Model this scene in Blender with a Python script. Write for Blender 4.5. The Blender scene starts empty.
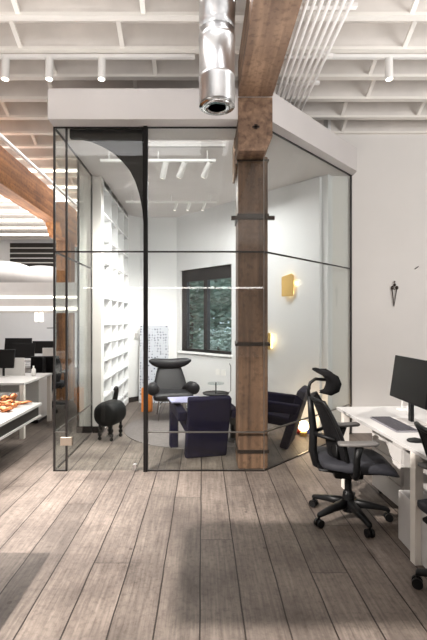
import bpy, bmesh, math, random
from mathutils import Vector, Matrix
R = math.radians
random.seed(7)
scene = bpy.context.scene
COL = scene.collection

# ------------------------------------------------------------------ camera, world, light, exposure
F, CX, CY, EYE = 427.0, 203.0, 320.0, 1.55
cam_d = bpy.data.cameras.new('camera'); cam = bpy.data.objects.new('camera', cam_d); COL.objects.link(cam)
cam.location = (0, 0, EYE); cam.rotation_euler = (R(90), 0, 0)
cam_d.sensor_width = 36; cam_d.lens = 36 * F / 640; cam_d.shift_x = (213.5 - CX) / 640; cam_d.shift_y = 0
cam_d.clip_start = .05; cam_d.clip_end = 200
scene.camera = cam

w = bpy.data.worlds.new('world'); scene.world = w; w.use_nodes = True
bg = w.node_tree.nodes['Background']; bg.inputs[0].default_value = (.80, .88, 1.0, 1); bg.inputs[1].default_value = 1.6

def area(name, loc, size, power, rot=(0, 0, 0), col=(1, .99, .985)):
    d = bpy.data.lights.new(name, 'AREA'); d.shape = 'RECTANGLE'; d.size, d.size_y = size
    d.energy = power; d.color = col
    o = bpy.data.objects.new(name, d); COL.objects.link(o); o.location = loc; o.rotation_euler = rot
    return o
area('office_light', (.3, 2.9, 3.9), (5.0, .5), 24)
area('rear_office_light', (0, -4.0, 3.8), (7, 3), 10)
area('office_uplight', (-.2, 2.0, 3.4), (7, 3.6), 45, (R(180), 0, 0), (1, 1, 1))  # added upward fill without a fixture, brightens the joists and deck
area('rear_office_uplight', (.5, -3.6, 2.6), (10, 6), 310, (R(180), 0, 0), (1, 1, 1))  # added fill behind the viewer, bounces off the ceiling onto the walls
area('wall_washer', (4.8, 1.4, 2.7), (2.5, 1.6), 68, (R(98), 0, R(12)))  # added fill out of view, no lamp there, brightens the right wall
area('left_office_light', (-4.6, 8.2, 3.85), (4.5, 7), 200)
area('left_office_uplight', (-4.6, 8.5, 2.9), (4.0, 5), 75, (R(180), 0, 0))  # added upward fill without a fixture, for the left office ceiling
area('meeting_room_light', (-.15, 5.95, 3.32), (1.8, .9), 33, col=(1, .99, .98))

area('meeting_room_front_light', (-.3, 4.62, 3.44), (1.7, .2), 3.5, (R(48), 0, 0))  # added fill that brightens the near sides of the spotlights and the shelf
vs = scene.view_settings
scene.display_settings.display_device = 'sRGB'
vs.view_transform = 'Standard'; vs.look = 'None'; vs.gamma = 1; vs.use_curve_mapping = False
vs.exposure = 0.85

# ------------------------------------------------------------------ materials
def lin(h):
    h = h.lstrip('#'); c = [int(h[i:i + 2], 16) / 255 for i in (0, 2, 4)]
    return tuple((v / 12.92 if v <= .04045 else ((v + .055) / 1.055) ** 2.4) for v in c) + (1,)
def nodes(name):
    m = bpy.data.materials.new(name); m.use_nodes = True
    return m, m.node_tree, m.node_tree.nodes['Principled BSDF']
def mat(name, col, rough=.5, metal=0, var=.06, scale=6, emit=0, bump=0, bscale=60, spec=None, ecol=None):
    m, t, b = nodes(name); N = t.nodes; L = t.links
    c = lin(col)
    tc = N.new('ShaderNodeTexCoord')
    nz = N.new('ShaderNodeTexNoise'); nz.inputs['Scale'].default_value = scale; nz.inputs['Detail'].default_value = 4
    L.new(tc.outputs['Object'], nz.inputs['Vector'])
    rp = N.new('ShaderNodeValToRGB'); L.new(nz.outputs['Fac'], rp.inputs[0])
    rp.color_ramp.elements[0].position = .3; rp.color_ramp.elements[1].position = .7
    rp.color_ramp.elements[0].color = tuple(v * (1 - var) for v in c[:3]) + (1,)
    rp.color_ramp.elements[1].color = tuple(min(1, v * (1 + var)) for v in c[:3]) + (1,)
    L.new(rp.outputs[0], b.inputs['Base Color'])
    b.inputs['Roughness'].default_value = rough; b.inputs['Metallic'].default_value = metal
    if spec is not None: b.inputs['Specular IOR Level'].default_value = spec
    if emit:
        b.inputs['Emission Color'].default_value = lin(ecol or col); b.inputs['Emission Strength'].default_value = emit
    if bump:
        n2 = N.new('ShaderNodeTexNoise'); n2.inputs['Scale'].default_value = bscale; L.new(tc.outputs['Object'], n2.inputs['Vector'])
        bp = N.new('ShaderNodeBump'); bp.inputs['Strength'].default_value = bump; bp.inputs['Distance'].default_value = .01
        L.new(n2.outputs['Fac'], bp.inputs['Height']); L.new(bp.outputs[0], b.inputs['Normal'])
    return m

def wood(name, c0, c1, axis='Y', rough=.6, sc=1.0):
    m, t, b = nodes(name); N = t.nodes; L = t.links
    tc = N.new('ShaderNodeTexCoord'); mp = N.new('ShaderNodeMapping'); L.new(tc.outputs['Object'], mp.inputs[0])
    s = {'X': (.6, 14, 14), 'Y': (14, .6, 14), 'Z': (14, 14, .6)}[axis]
    mp.inputs['Scale'].default_value = tuple(v * sc for v in s)
    nz = N.new('ShaderNodeTexNoise'); nz.inputs['Scale'].default_value = 1; nz.inputs['Detail'].default_value = 8; nz.inputs['Distortion'].default_value = .6
    L.new(mp.outputs[0], nz.inputs['Vector'])
    rp = N.new('ShaderNodeValToRGB'); rp.color_ramp.elements[0].position = .32; rp.color_ramp.elements[1].position = .68
    rp.color_ramp.elements[0].color = lin(c0); rp.color_ramp.elements[1].color = lin(c1); L.new(nz.outputs['Fac'], rp.inputs[0])
    n2 = N.new('ShaderNodeTexNoise'); n2.inputs['Scale'].default_value = 2.2; n2.inputs['Detail'].default_value = 6; L.new(tc.outputs['Object'], n2.inputs['Vector'])
    r2 = N.new('ShaderNodeValToRGB'); r2.color_ramp.elements[0].position = .35; r2.color_ramp.elements[0].color = (.55, .5, .46, 1); r2.color_ramp.elements[1].position = .6; r2.color_ramp.elements[1].color = (1, 1, 1, 1)
    L.new(n2.outputs['Fac'], r2.inputs[0])
    mx = N.new('ShaderNodeMix'); mx.data_type = 'RGBA'; mx.blend_type = 'MULTIPLY'; mx.inputs[0].default_value = .75
    L.new(rp.outputs[0], mx.inputs[6]); L.new(r2.outputs[0], mx.inputs[7]); L.new(mx.outputs[2], b.inputs['Base Color'])
    n4 = N.new('ShaderNodeTexNoise'); n4.inputs['Scale'].default_value = 22; n4.inputs['Detail'].default_value = 5; L.new(tc.outputs['Object'], n4.inputs['Vector'])
    r4 = N.new('ShaderNodeValToRGB'); r4.color_ramp.elements[0].position = .33; r4.color_ramp.elements[0].color = (.5, .46, .42, 1); r4.color_ramp.elements[1].position = .5; r4.color_ramp.elements[1].color = (1, 1, 1, 1)
    L.new(n4.outputs['Fac'], r4.inputs[0])
    m4 = N.new('ShaderNodeMix'); m4.data_type = 'RGBA'; m4.blend_type = 'MULTIPLY'; m4.inputs[0].default_value = .7
    L.new(mx.outputs[2], m4.inputs[6]); L.new(r4.outputs[0], m4.inputs[7]); L.new(m4.outputs[2], b.inputs['Base Color'])
    bp = N.new('ShaderNodeBump'); bp.inputs['Strength'].default_value = .35; bp.inputs['Distance'].default_value = .01
    L.new(nz.outputs['Fac'], bp.inputs['Height']); L.new(bp.outputs[0], b.inputs['Normal'])
    b.inputs['Roughness'].default_value = rough
    return m

def floor_mat():
    m, t, b = nodes('floorboards'); N = t.nodes; L = t.links
    def M(op, a, b_=None, c=None):
        n = N.new('ShaderNodeMath'); n.operation = op
        for i, v in enumerate((a, b_, c)):
            if v is None: continue
            if isinstance(v, (int, float)): n.inputs[i].default_value = v
            else: L.new(v, n.inputs[i])
        return n.outputs[0]
    tc = N.new('ShaderNodeTexCoord'); sp = N.new('ShaderNodeSeparateXYZ'); L.new(tc.outputs['Object'], sp.inputs[0])
    wob = N.new('ShaderNodeTexNoise'); wob.inputs['Scale'].default_value = 2.5; L.new(tc.outputs['Object'], wob.inputs['Vector'])
    x = M('ADD', sp.outputs[0], M('MULTIPLY', M('SUBTRACT', wob.outputs['Fac'], .5), .012))
    u = M('DIVIDE', M('ADD', x, .017), .226)
    idx = M('FLOOR', u); fr = M('FRACT', u)
    wn = N.new('ShaderNodeTexWhiteNoise'); wn.noise_dimensions = '1D'; L.new(idx, wn.inputs['W'])
    # board ends
    v = M('ADD', M('DIVIDE', sp.outputs[1], 3.3), M('MULTIPLY', wn.outputs['Value'], 5.3))
    vi = M('FLOOR', v); vf = M('FRACT', v)
    w2 = N.new('ShaderNodeTexWhiteNoise'); w2.noise_dimensions = '2D'
    cb = N.new('ShaderNodeCombineXYZ'); L.new(idx, cb.inputs[0]); L.new(vi, cb.inputs[1]); L.new(cb.outputs[0], w2.inputs['Vector'])
    e = M('MINIMUM', fr, M('SUBTRACT', 1, fr)); gap = M('LESS_THAN', e, .019)
    e2 = M('MINIMUM', vf, M('SUBTRACT', 1, vf)); gap2 = M('LESS_THAN', e2, .0009)
    g = M('MAXIMUM', gap, M('MULTIPLY', gap2, .7))
    mp = N.new('ShaderNodeMapping'); mp.inputs['Scale'].default_value = (60, 3.2, 1); L.new(tc.outputs['Object'], mp.inputs[0])
    ad = N.new('ShaderNodeVectorMath'); ad.operation = 'ADD'; L.new(mp.outputs[0], ad.inputs[0])
    cm = N.new('ShaderNodeCombineXYZ'); L.new(M('MULTIPLY', w2.outputs['Value'], 40), cm.inputs[2]); L.new(cm.outputs[0], ad.inputs[1])
    nz = N.new('ShaderNodeTexNoise'); nz.inputs['Scale'].default_value = 1; nz.inputs['Detail'].default_value = 8; nz.inputs['Roughness'].default_value = .65; L.new(ad.outputs[0], nz.inputs['Vector'])
    rp = N.new('ShaderNodeValToRGB'); rp.color_ramp.elements[0].position = .25; rp.color_ramp.elements[1].position = .75
    rp.color_ramp.elements[0].color = lin('#584d46'); rp.color_ramp.elements[1].color = lin('#85796f'); L.new(nz.outputs['Fac'], rp.inputs[0])
    # blotches
    n3 = N.new('ShaderNodeTexNoise'); n3.inputs['Scale'].default_value = 1.7; n3.inputs['Detail'].default_value = 9; n3.inputs['Roughness'].default_value = .6; L.new(tc.outputs['Object'], n3.inputs['Vector'])
    r3 = N.new('ShaderNodeValToRGB'); r3.color_ramp.elements[0].position = .35; r3.color_ramp.elements[0].color = (.48, .46, .46, 1); r3.color_ramp.elements[1].position = .65; r3.color_ramp.elements[1].color = (1.0, 1.0, 1.0, 1); L.new(n3.outputs['Fac'], r3.inputs[0])
    mx = N.new('ShaderNodeMix'); mx.data_type = 'RGBA'; mx.blend_type = 'MULTIPLY'; mx.inputs[0].default_value = 1
    L.new(rp.outputs[0], mx.inputs[6]); L.new(r3.outputs[0], mx.inputs[7])
    n5 = N.new('ShaderNodeTexNoise'); n5.inputs['Scale'].default_value = 30; n5.inputs['Detail'].default_value = 6; n5.inputs['Roughness'].default_value = .7; L.new(tc.outputs['Object'], n5.inputs['Vector'])
    r5 = N.new('ShaderNodeValToRGB'); r5.color_ramp.elements[0].position = .3; r5.color_ramp.elements[0].color = (.55, .52, .5, 1); r5.color_ramp.elements[1].position = .52; r5.color_ramp.elements[1].color = (1, 1, 1, 1); L.new(n5.outputs['Fac'], r5.inputs[0])
    m5 = N.new('ShaderNodeMix'); m5.data_type = 'RGBA'; m5.blend_type = 'MULTIPLY'; m5.inputs[0].default_value = .8
    L.new(mx.outputs[2], m5.inputs[6]); L.new(r5.outputs[0], m5.inputs[7]); mx = m5
    # per-board value
    hs = N.new('ShaderNodeHueSaturation'); L.new(mx.outputs[2], hs.inputs['Color'])
    L.new(M('ADD', .80, M('MULTIPLY', w2.outputs['Value'], .40)), hs.inputs['Value']); hs.inputs['Saturation'].default_value = .9
    # nail heads and knots
    vo = N.new('ShaderNodeTexVoronoi'); vo.inputs['Scale'].default_value = 3.2; L.new(tc.outputs['Object'], vo.inputs['Vector'])
    kn = M('LESS_THAN', vo.outputs['Distance'], .045)
    dk = N.new('ShaderNodeMix'); dk.data_type = 'RGBA'; L.new(M('MULTIPLY', kn, .7), dk.inputs[0]); L.new(hs.outputs[0], dk.inputs[6]); dk.inputs[7].default_value = lin('#3a2f2a')
    fm = N.new('ShaderNodeMix'); fm.data_type = 'RGBA'; L.new(M('MULTIPLY', g, .96), fm.inputs[0]); L.new(dk.outputs[2], fm.inputs[6]); fm.inputs[7].default_value = lin('#1d140f')
    L.new(fm.outputs[2], b.inputs['Base Color'])
    hgt = M('SUBTRACT', M('MULTIPLY', nz.outputs['Fac'], .25), g)
    bp = N.new('ShaderNodeBump'); bp.inputs['Strength'].default_value = .5; bp.inputs['Distance'].default_value = .006; L.new(hgt, bp.inputs['Height']); L.new(bp.outputs[0], b.inputs['Normal'])
    b.inputs['Roughness'].default_value = .55; b.inputs['Specular IOR Level'].default_value = .35
    return m

def glass_mat(name, tint='#f8faf9'):
    m = bpy.data.materials.new(name); m.use_nodes = True; t = m.node_tree; N = t.nodes; L = t.links
    N.remove(N['Principled BSDF'])
    tr = N.new('ShaderNodeBsdfTransparent'); tr.inputs[0].default_value = lin(tint)
    gl = N.new('ShaderNodeBsdfGlossy'); gl.inputs['Roughness'].default_value = .0
    fr = N.new('ShaderNodeFresnel'); fr.inputs[0].default_value = 1.5
    ge = N.new('ShaderNodeNewGeometry'); iv = N.new('ShaderNodeMath'); iv.operation = 'SUBTRACT'; iv.inputs[0].default_value = 1.0; L.new(ge.outputs['Backfacing'], iv.inputs[1])
    mu = N.new('ShaderNodeMath'); mu.operation = 'MULTIPLY'; L.new(fr.outputs[0], mu.inputs[0]); L.new(iv.outputs[0], mu.inputs[1])
    mx = N.new('ShaderNodeMixShader'); L.new(mu.outputs[0], mx.inputs[0]); L.new(tr.outputs[0], mx.inputs[1]); L.new(gl.outputs[0], mx.inputs[2])
    L.new(mx.outputs[0], N['Material Output'].inputs[0])
    return m

def fabric_board():      # white sheet printed with rows of small dark marks
    m, t, b = nodes('printed_sheet'); N = t.nodes; L = t.links
    tc = N.new('ShaderNodeTexCoord'); vo = N.new('ShaderNodeTexVoronoi'); vo.inputs['Scale'].default_value = 19; vo.inputs['Randomness'].default_value = .35
    L.new(tc.outputs['Object'], vo.inputs['Vector'])
    rp = N.new('ShaderNodeValToRGB'); rp.color_ramp.interpolation = 'CONSTANT'; rp.color_ramp.elements[0].color = lin('#5b5c66'); rp.color_ramp.elements[1].position = .27; rp.color_ramp.elements[1].color = lin('#b4b7bf')
    L.new(vo.outputs['Distance'], rp.inputs[0]); L.new(rp.outputs[0], b.inputs['Base Color']); b.inputs['Roughness'].default_value = .7
    return m

MT = dict(
    wall=mat('white_plaster', '#dedad6', .85, var=.02, scale=1.5),
    roomwall=mat('room_white_plaster', '#dadada', .85, var=.015, scale=1.5),
    shelfwhite=mat('white_lacquer', '#efefef', .5, var=.01),
    header=mat('header_paint', '#cfcac8', .8, var=.02, scale=2),
    deck=mat('painted_deck', '#dfd9d3', .85, var=.12, scale=2.2),
    flange=mat('white_joist_paint', '#ece7e0', .6, var=.03, scale=3),
    floor=floor_mat(),
    glass=glass_mat('clear_glass'), winglass=glass_mat('window_glass', '#eef4f4'),
    black=mat('black_steel', '#231f1e', .35, .3, .05),
    dark=mat('dark_bronze', '#120f0e', .6, 0, .1, spec=.15),
    rail=mat('grey_rail', '#77736f', .3, .8, .03),
    steel=mat('galvanised_steel', '#cfcfd0', .30, 1, .1, 5, bump=.1, bscale=30),
    ductgrey=mat('silver_fabric', '#a6a3a0', .45, .35, .05),
    chrome=mat('chrome', '#d5d5d5', .12, 1, .02),
    beam=wood('timber_beam_wood', '#6a5140', '#9c7e66', 'Y'),
    post=wood('timber_post_wood', '#523a2b', '#82624c', 'Z'),
    oran=wood('orange_timber', '#8a5428', '#cb8a4e', 'Y'),  # orange glow of the spotlights put into the wood colour
    oranz=wood('orange_timber_post', '#6d4023', '#bf8450', 'Z'),  # same orange lamp light put into the colour of the post
    pipe=mat('white_conduit', '#f0edea', .45, var=.02),
    brass=mat('brass', '#c9a765', .28, .9, .08),
    brassdull=mat('hinge_metal', '#9a8d80', .35, .7, .06),
    white=mat('white_plastic', '#e4e2df', .4, var=.02),
    desk=mat('white_desk_laminate', '#bab8b6', .38, var=.015),
    deskleg=mat('white_desk_steel', '#d9d3cb', .45, var=.02),
    grey=mat('grey_steel', '#a5a19e', .5, var=.04),
    ltgrey=mat('light_grey_panel', '#c3bfbc', .6, var=.03),
    midgrey=mat('grey_acoustic_felt', '#8f8b88', .9, var=.05),
    blackp=mat('black_plastic', '#0c0c0d', .45, var=.08, spec=.25),
    mesh=mat('black_mesh_fabric', '#0c0b0d', .8, spec=.2, var=.15, scale=40, bump=.5, bscale=300),
    seatf=mat('charcoal_seat_fabric', '#2b2b30', .7, spec=.25, var=.08, scale=30, bump=.3, bscale=200),
    armpad=mat('grey_arm_pad', '#5a5755', .55, var=.04),
    screen=mat('dark_screen', '#0e0c0c', .4, spec=.3, var=.03),
    keys=mat('dark_keys', '#403e43', .5, var=.05),
    keytray=mat('keyboard_tray', '#7d7b80', .45, var=.04),
    leather=mat('grey_leather', '#1e1d20', .45, spec=.3, var=.1, scale=8, bump=.15, bscale=50),
    blue=mat('navy_wool', '#100d24', .9, spec=.15, var=.2, scale=12, bump=.25, bscale=120),
    bluelight=mat('lavender_blanket', '#a9a8c8', .9, var=.1, scale=14, bump=.3),
    creature=mat('black_leather', '#080808', .6, spec=.25, var=.1, scale=10, bump=.2),
    copper=mat('polished_copper', '#d98a5c', .18, 1, .08),
    rug=mat('grey_rug', '#6c6664', .95, var=.1, scale=20, bump=.4, bscale=150),
    led=mat('led_strip', '#fff7ec', .4, emit=2.5, var=0),
    ledp=mat('led_strip_pendant', '#fffaf4', .4, emit=12, var=0),
    lens=mat('lamp_lens', '#fff6e8', .4, emit=3, var=0),
    glow=mat('lamp_globe', '#ffe2b0', .4, emit=4, var=0),
    sconce=mat('sconce_light', '#ffe9a8', .4, emit=3, var=0),
    pend=mat('opal_glass', '#fff3e2', .3, emit=1.2, var=0),
    red=mat('red_paint', '#a8312b', .5), bluep=mat('blue_paint', '#2c3c86', .5), orange=mat('orange_felt', '#d07a2c', .8),
    pink=mat('pink_ceramic', '#c98482', .5), figgrey=mat('grey_ceramic', '#8e8f93', .5), figblue=mat('slate_ceramic', '#6b7688', .5),
    sheet=fabric_board(),
    leaf=mat('leaf', '#94a99a', .6, var=.5, scale=3), bark=mat('bark', '#6a5a4c', .9, var=.2),
    shrubl=mat('pale_leaf', '#b9c4ba', .6, var=.4, scale=4),
    ground=mat('gravel', '#b9b8b4', .9, var=.2, scale=20),
    iron=mat('dark_iron', '#3a302b', .4, .6, .1),
    plinth=mat('dark_recess', '#2a2521', .6, var=.1),
)

# ------------------------------------------------------------------ mesh helpers
class MB:
    def __init__(s): s.bm = bmesh.new()
    def _add(s, verts, faces, M=None):
        vs_ = [s.bm.verts.new((M @ Vector(v)) if M else Vector(v)) for v in verts]
        for f in faces:
            try: s.bm.faces.new([vs_[i] for i in f])
            except ValueError: pass
        return vs_
    def box(s, x0, x1, y0, y1, z0, z1, M=None):
        v = [(x, y, z) for z in (z0, z1) for y in (y0, y1) for x in (x0, x1)]
        s._add(v, [(0, 2, 3, 1), (4, 5, 7, 6), (0, 1, 5, 4), (2, 6, 7, 3), (0, 4, 6, 2), (1, 3, 7, 5)], M); return s
    def prism(s, pts, a0, a1, axis='z', M=None):      # pts: 2-D outline; extruded along axis
        n = len(pts)
        def p(q, a):
            return {'z': (q[0], q[1], a), 'x': (a, q[0], q[1]), 'y': (q[0], a, q[1])}[axis]
        v = [p(q, a0) for q in pts] + [p(q, a1) for q in pts]
        fs = [tuple(range(n)), tuple(range(2 * n - 1, n - 1, -1))] + [(i, i + n, (i + 1) % n + n, (i + 1) % n) for i in range(n)]
        s._add(v, fs, M); return s
    def ring(s, rings, close=False, cap=True):
        vr = [[s.bm.verts.new(p) for p in r] for r in rings]; n = len(rings[0])
        m = len(vr)
        for a in range(m if close else m - 1):
            A, B = vr[a], vr[(a + 1) % m]
            for i in range(n): s.bm.faces.new((A[i], A[(i + 1) % n], B[(i + 1) % n], B[i]))
        if cap and not close:
            s.bm.faces.new(vr[0][::-1]); s.bm.faces.new(vr[-1])
        return s
    def tube(s, pts, r, n=8, close=False, cap=True):
        pts = [Vector(p) for p in pts]; rs = r if isinstance(r, (list, tuple)) else [r] * len(pts)
        rings = []; prev = None
        for i, p in enumerate(pts):
            if close: d = (pts[(i + 1) % len(pts)] - pts[i - 1])
            else: d = (pts[min(i + 1, len(pts) - 1)] - pts[max(i - 1, 0)])
            d.normalize()
            if prev is None: u = d.orthogonal().normalized()
            else: u = (prev - d * prev.dot(d)); u = u.normalized() if u.length > 1e-6 else d.orthogonal().normalized()
            prev = u; v = d.cross(u)
            rings.append([p + (u * math.cos(6.28318 * k / n) + v * math.sin(6.28318 * k / n)) * rs[i] for k in range(n)])
        return s.ring(rings, close, cap)
    def cyl(s, p0, p1, r0, r1=None, n=16): return s.tube([p0, p1], [r0, r1 if r1 is not None else r0], n)
    def lathe(s, prof, c=(0, 0, 0), n=20):            # prof: (r, z)
        return s.ring([[Vector((c[0] + r * math.cos(6.28318 * k / n), c[1] + r * math.sin(6.28318 * k / n), c[2] + z)) for k in range(n)] for r, z in prof])
    def loft(s, secs, n=20, p=3.0):                   # secs: (centre, u, v) super-ellipse sections
        rings = []
        for c, u, v in secs:
            c, u, v = Vector(c), Vector(u), Vector(v); ring = []
            for k in range(n):
                a = 6.28318 * k / n; ca, sa = math.cos(a), math.sin(a)
                ring.append(c + u * math.copysign(abs(ca) ** (2 / p), ca) + v * math.copysign(abs(sa) ** (2 / p), sa))
            rings.append(ring)
        return s.ring(rings)
    def ball(s, c, r, n=14, m=9):
        rx, ry, rz = r if isinstance(r, tuple) else (r, r, r)
        return s.ring([[Vector((c[0] + rx * math.sin(t) * math.cos(6.28318 * k / n), c[1] + ry * math.sin(t) * math.sin(6.28318 * k / n), c[2] - rz * math.cos(t))) for k in range(n)] for t in [.02 + (3.1016) * j / (m - 1) for j in range(m)]])
    def build(s, name, mt, parent=None, smooth=False, bevel=0, sub=0, seg=2):
        bmesh.ops.recalc_face_normals(s.bm, faces=s.bm.faces)
        me = bpy.data.meshes.new(name); s.bm.to_mesh(me); s.bm.free()
        if smooth:
            for f in me.polygons: f.use_smooth = True
        o = bpy.data.objects.new(name, me); COL.objects.link(o); me.materials.append(mt)
        if parent: o.parent = parent
        if bevel:
            b = o.modifiers.new('bevel', 'BEVEL'); b.width = bevel; b.segments = seg; b.limit_method = 'ANGLE'
        if sub:
            b = o.modifiers.new('subsurf', 'SUBSURF'); b.levels = b.render_levels = sub
        return o
def box(*a, **k): return MB().box(*a, **k)
def tag(o, label=None, cat=None, group=None, kind=None):
    if label: o['label'] = label
    if cat: o['category'] = cat
    if group: o['group'] = group
    if kind: o['kind'] = kind
    return o
def struct(o): o['kind'] = 'structure'; return o
def empty(name, loc, rz=0, label=None, cat=None, group=None, kind=None):
    o = bpy.data.objects.new(name, None); COL.objects.link(o); o.location = loc; o.rotation_euler = (0, 0, rz)
    o.empty_display_size = .1
    return tag(o, label, cat, group, kind)
def copy_tree(o, parent=None):
    c = o.copy(); COL.objects.link(c)
    if parent: c.parent = parent
    for ch in list(o.children):
        if ch.type != 'LIGHT': copy_tree(ch, c)
    return c
def at(px, py, Y): return Vector(((px - CX) * Y / F, Y, EYE + (CY - py) * Y / F))

# ------------------------------------------------------------------ setting
YG, YW = 4.383, 5.87           # front glass plane, wall plane
CEIL, JB = 4.36, 4.10          # deck, underside of joists
ZT = 3.53                      # glass top / room ceiling
struct(box(-14, 8, -9, 14.2, -.1, 0).build('floor', MT['floor']))
# deck over the office, notched where the meeting room's outside begins
d = MB().prism([(-14, -9), (8, -9), (8, 6.2), (1.9, 6.2), (-.3, 8.6), (-1.5, 8.6), (-1.5, 14.2), (-14, 14.2)], CEIL, CEIL + .12)
struct(d.build('ceiling', MT['deck']))

# joists with white bottom flange
jy = [F * (JB - EYE) * (.003346 + .000413 * k) - .035 for k in range(-11, 23)]
jroot = None
for k, y in enumerate(jy):
    x0, x1 = (-14, 8) if y < 5.9 else (-14, -1.75)
    if y > 13.9: break
    j = empty('ceiling_joist', (0, y, JB), 0)
    tag(j, 'white painted ceiling joist running across the open ceiling', 'joist', 'white joists across the ceiling', 'structure')
    box(x0, x1, -.012, .012, .03, CEIL - JB).build('web', MT['deck'], j)
    box(x0, x1, -.035, .035, 0, .03).build('flange', MT['flange'], j)
    if k + 1 < len(jy):
        sp = jy[1] - jy[0]
        xs = {}
        base = [(-4.9), (-3.25), (-1.72), (-.76), (1.9), (3.3)] if k % 2 else [(-4.2), (-2.45), (-1.9 + .35), (-.5), (.0), (1.75), (2.7)]
        for x in base:
            if x < x0 + .1 or x > x1 - .1: continue
            if y < 2.5 or y > 13: continue
            sign = -1 if x < 0 else 1
            MB().prism([(.03, .22), (.03, .255), (sp - .02, .04), (sp - .02, .005)], x - .02, x + .02, 'x').build('bridging_strut', MT['flange'], j)

# walls
struct(box(1.63, 8, YW, YW + .22, 0, CEIL).build('wall_right', MT['wall']))
struct(box(-1.73, -1.70, YW, 8.45, 0, CEIL).build('wall_divider', MT['wall']))
struct(MB().box(-1.73, -1.40, YW, 6.0, 0, CEIL).build('wall_stub', MT['wall']))
struct(MB().prism([(-1.70, 8.04), (-1.40, 8.04), (-1.22, 8.22), (-.50, 8.22), (-.50, 8.45), (-1.70, 8.45)], 0, CEIL).build('wall_back', MT['roomwall']))
# angled window wall: local u along wall, v outwards
A0, A1 = Vector((-.52, 8.235, 0)), Vector((1.63, 5.87, 0))
ud = (A1 - A0).normalized(); vd = Vector((-ud.y, ud.x, 0));
if vd.y < 0: vd = -vd
LW = (A1 - A0).length
WM = Matrix(((ud.x, vd.x, 0, A0.x), (ud.y, vd.y, 0, A0.y), (0, 0, 1, 0), (0, 0, 0, 1)))
def u_of(px):                 # wall parameter where the sight line through px meets the wall
    k = (px - CX) / F; return (k * A0.y - A0.x) / (ud.x - k * ud.y)
u0, u1 = u_of(180), u_of(231.5); wz0, wz1 = .965, 2.49
wm = MB()
wm.box(0, u0, 0, .22, 0, CEIL, WM); wm.box(u1, LW + .1, 0, .22, 0, CEIL, WM)
wm.box(u0, u1, 0, .22, 0, wz0, WM); wm.box(u0, u1, 0, .22, wz1, CEIL, WM)
wm.box(u_of(295), LW, -.03, 0, 0, ZT - .02, WM)
wm.box(u_of(312), LW, -.05, -.03, 0, ZT - .02, WM)
struct(wm.build('wall_window_side', MT['roomwall']))
wd = empty('window_1', (0, 0, 0)); tag(wd, 'dark framed window looking onto trees in the meeting room', 'window', kind='structure')
f = MB(); t = .05
f.box(u0, u0 + .14, .05, .12, wz0, wz1, WM); f.box(u1 - t, u1, .05, .12, wz0, wz1, WM)
f.box(u0, u1, .05, .12, wz0, wz0 + t, WM); f.box(u0, u1, .05, .12, wz1 - .22, wz1, WM)
um = u0 + (u1 - u0) * .50; f.box(um - .065, um + .03, .05, .12, wz0, wz1, WM)
wf_ = f.build('window_frame', MT['black'], wd)
box(u0 + .13, u1 - t, .08, .088, wz0 + t, wz1 - .21, WM).build('pane', MT['winglass'], wf_)
box(u0 - .02, u1 + .02, -.03, .05, wz0 - .035, wz0, M=WM).build('window_sill', MT['shelfwhite'], wd)

struct(box(-14, -1.5, 14.0, 14.2, 0, CEIL).build('wall_back_office', MT['shelfwhite']))
struct(box(-14, 8, -9.2, -9, 0, CEIL).build('wall_rear', MT['wall']))
struct(box(8, 8.2, -9, 6.2, 0, CEIL).build('wall_far_right', MT['wall']))
struct(box(-14.2, -14, -9, 14.2, 0, CEIL).build('wall_left', MT['wall']))
# skirting
struct(box(-1.735, -1.395, YW - .018, YW, 0, .09).build('baseboard_stub', MT['black']))
struct(MB().box(-1.40, -1.382, YW, 6.02, 0, .09).prism([(-1.40, 8.04), (-1.39, 8.02), (-1.20, 8.20), (-1.22, 8.22)], 0, .09).build('baseboard_back', MT['black']))
struct(box(1.75, 8, YW - .015, YW, 0, .09).build('baseboard_right', MT['wall']))

# header / room ceiling slab
hd = [(-1.53, 4.21), (.64, 4.21), (2.05, 5.68), (2.05, YW + .0), (1.63, YW), (-.5, 8.22), (-1.22, 8.22), (-1.40, 8.04), (-1.40, YW), (-1.53, YW)]
struct(MB().prism(hd, ZT, 3.833).build('ceiling_header', MT['header']))

# ------------------------------------------------------------------ timber
tb = empty('timber_beam', (0, 0, 3.743)); tag(tb, 'heavy brown timber beam overhead running back to the wooden column beside the steel duct', 'beam')
box(.345, .685, -9, 4.2, 0, .355).build('beam_body', MT['beam'], tb, bevel=.008)
MB().cyl((.50, 4.19, -.13), (.53, 4.185, -.13), .001).build('knot', MT['iron'], tb) if False else None

tcl = empty('timber_column', (.52, 4.61, 0)); tag(tcl, 'tall brown timber column with black iron straps standing just inside the glass corner', 'column')
box(-.155, .155, -.17, .17, 0, 3.25).build('shaft', MT['post'], tcl, bevel=.012)
prof = [(-.175, 3.743 - .0), (.165, 3.743), (.165, 3.36), (.10, 3.215), (-.175, 3.215)]
cb_ = MB().prism([(x, z) for x, z in prof], -.41, .2, 'y')
cb_.box(-.185, -.157, -.05, .25, 3.1, 3.5)
cb_.build('corbel', MT['beam'], tcl, bevel=.006)
kn = MB().box(-.035, .035, -.416, -.41, 3.44, 3.46).box(-.015, .015, -.416, -.41, 3.425, 3.475); kn.build('bolt_plate', MT['iron'], tcl)
for z, h, ear in ((3.20, .02, 0), (2.60, .055, .06), (1.285, .035, .02), (.165, .035, 0)):
    b_ = MB().box(-.165, .165, -.18, .18, z, z + h)
    if ear: b_.box(-.165 - ear, .165 + ear, -.175, -.13, z - .005, z + h * .6)
    b_.build('iron_strap', MT['iron'], tcl)

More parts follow.
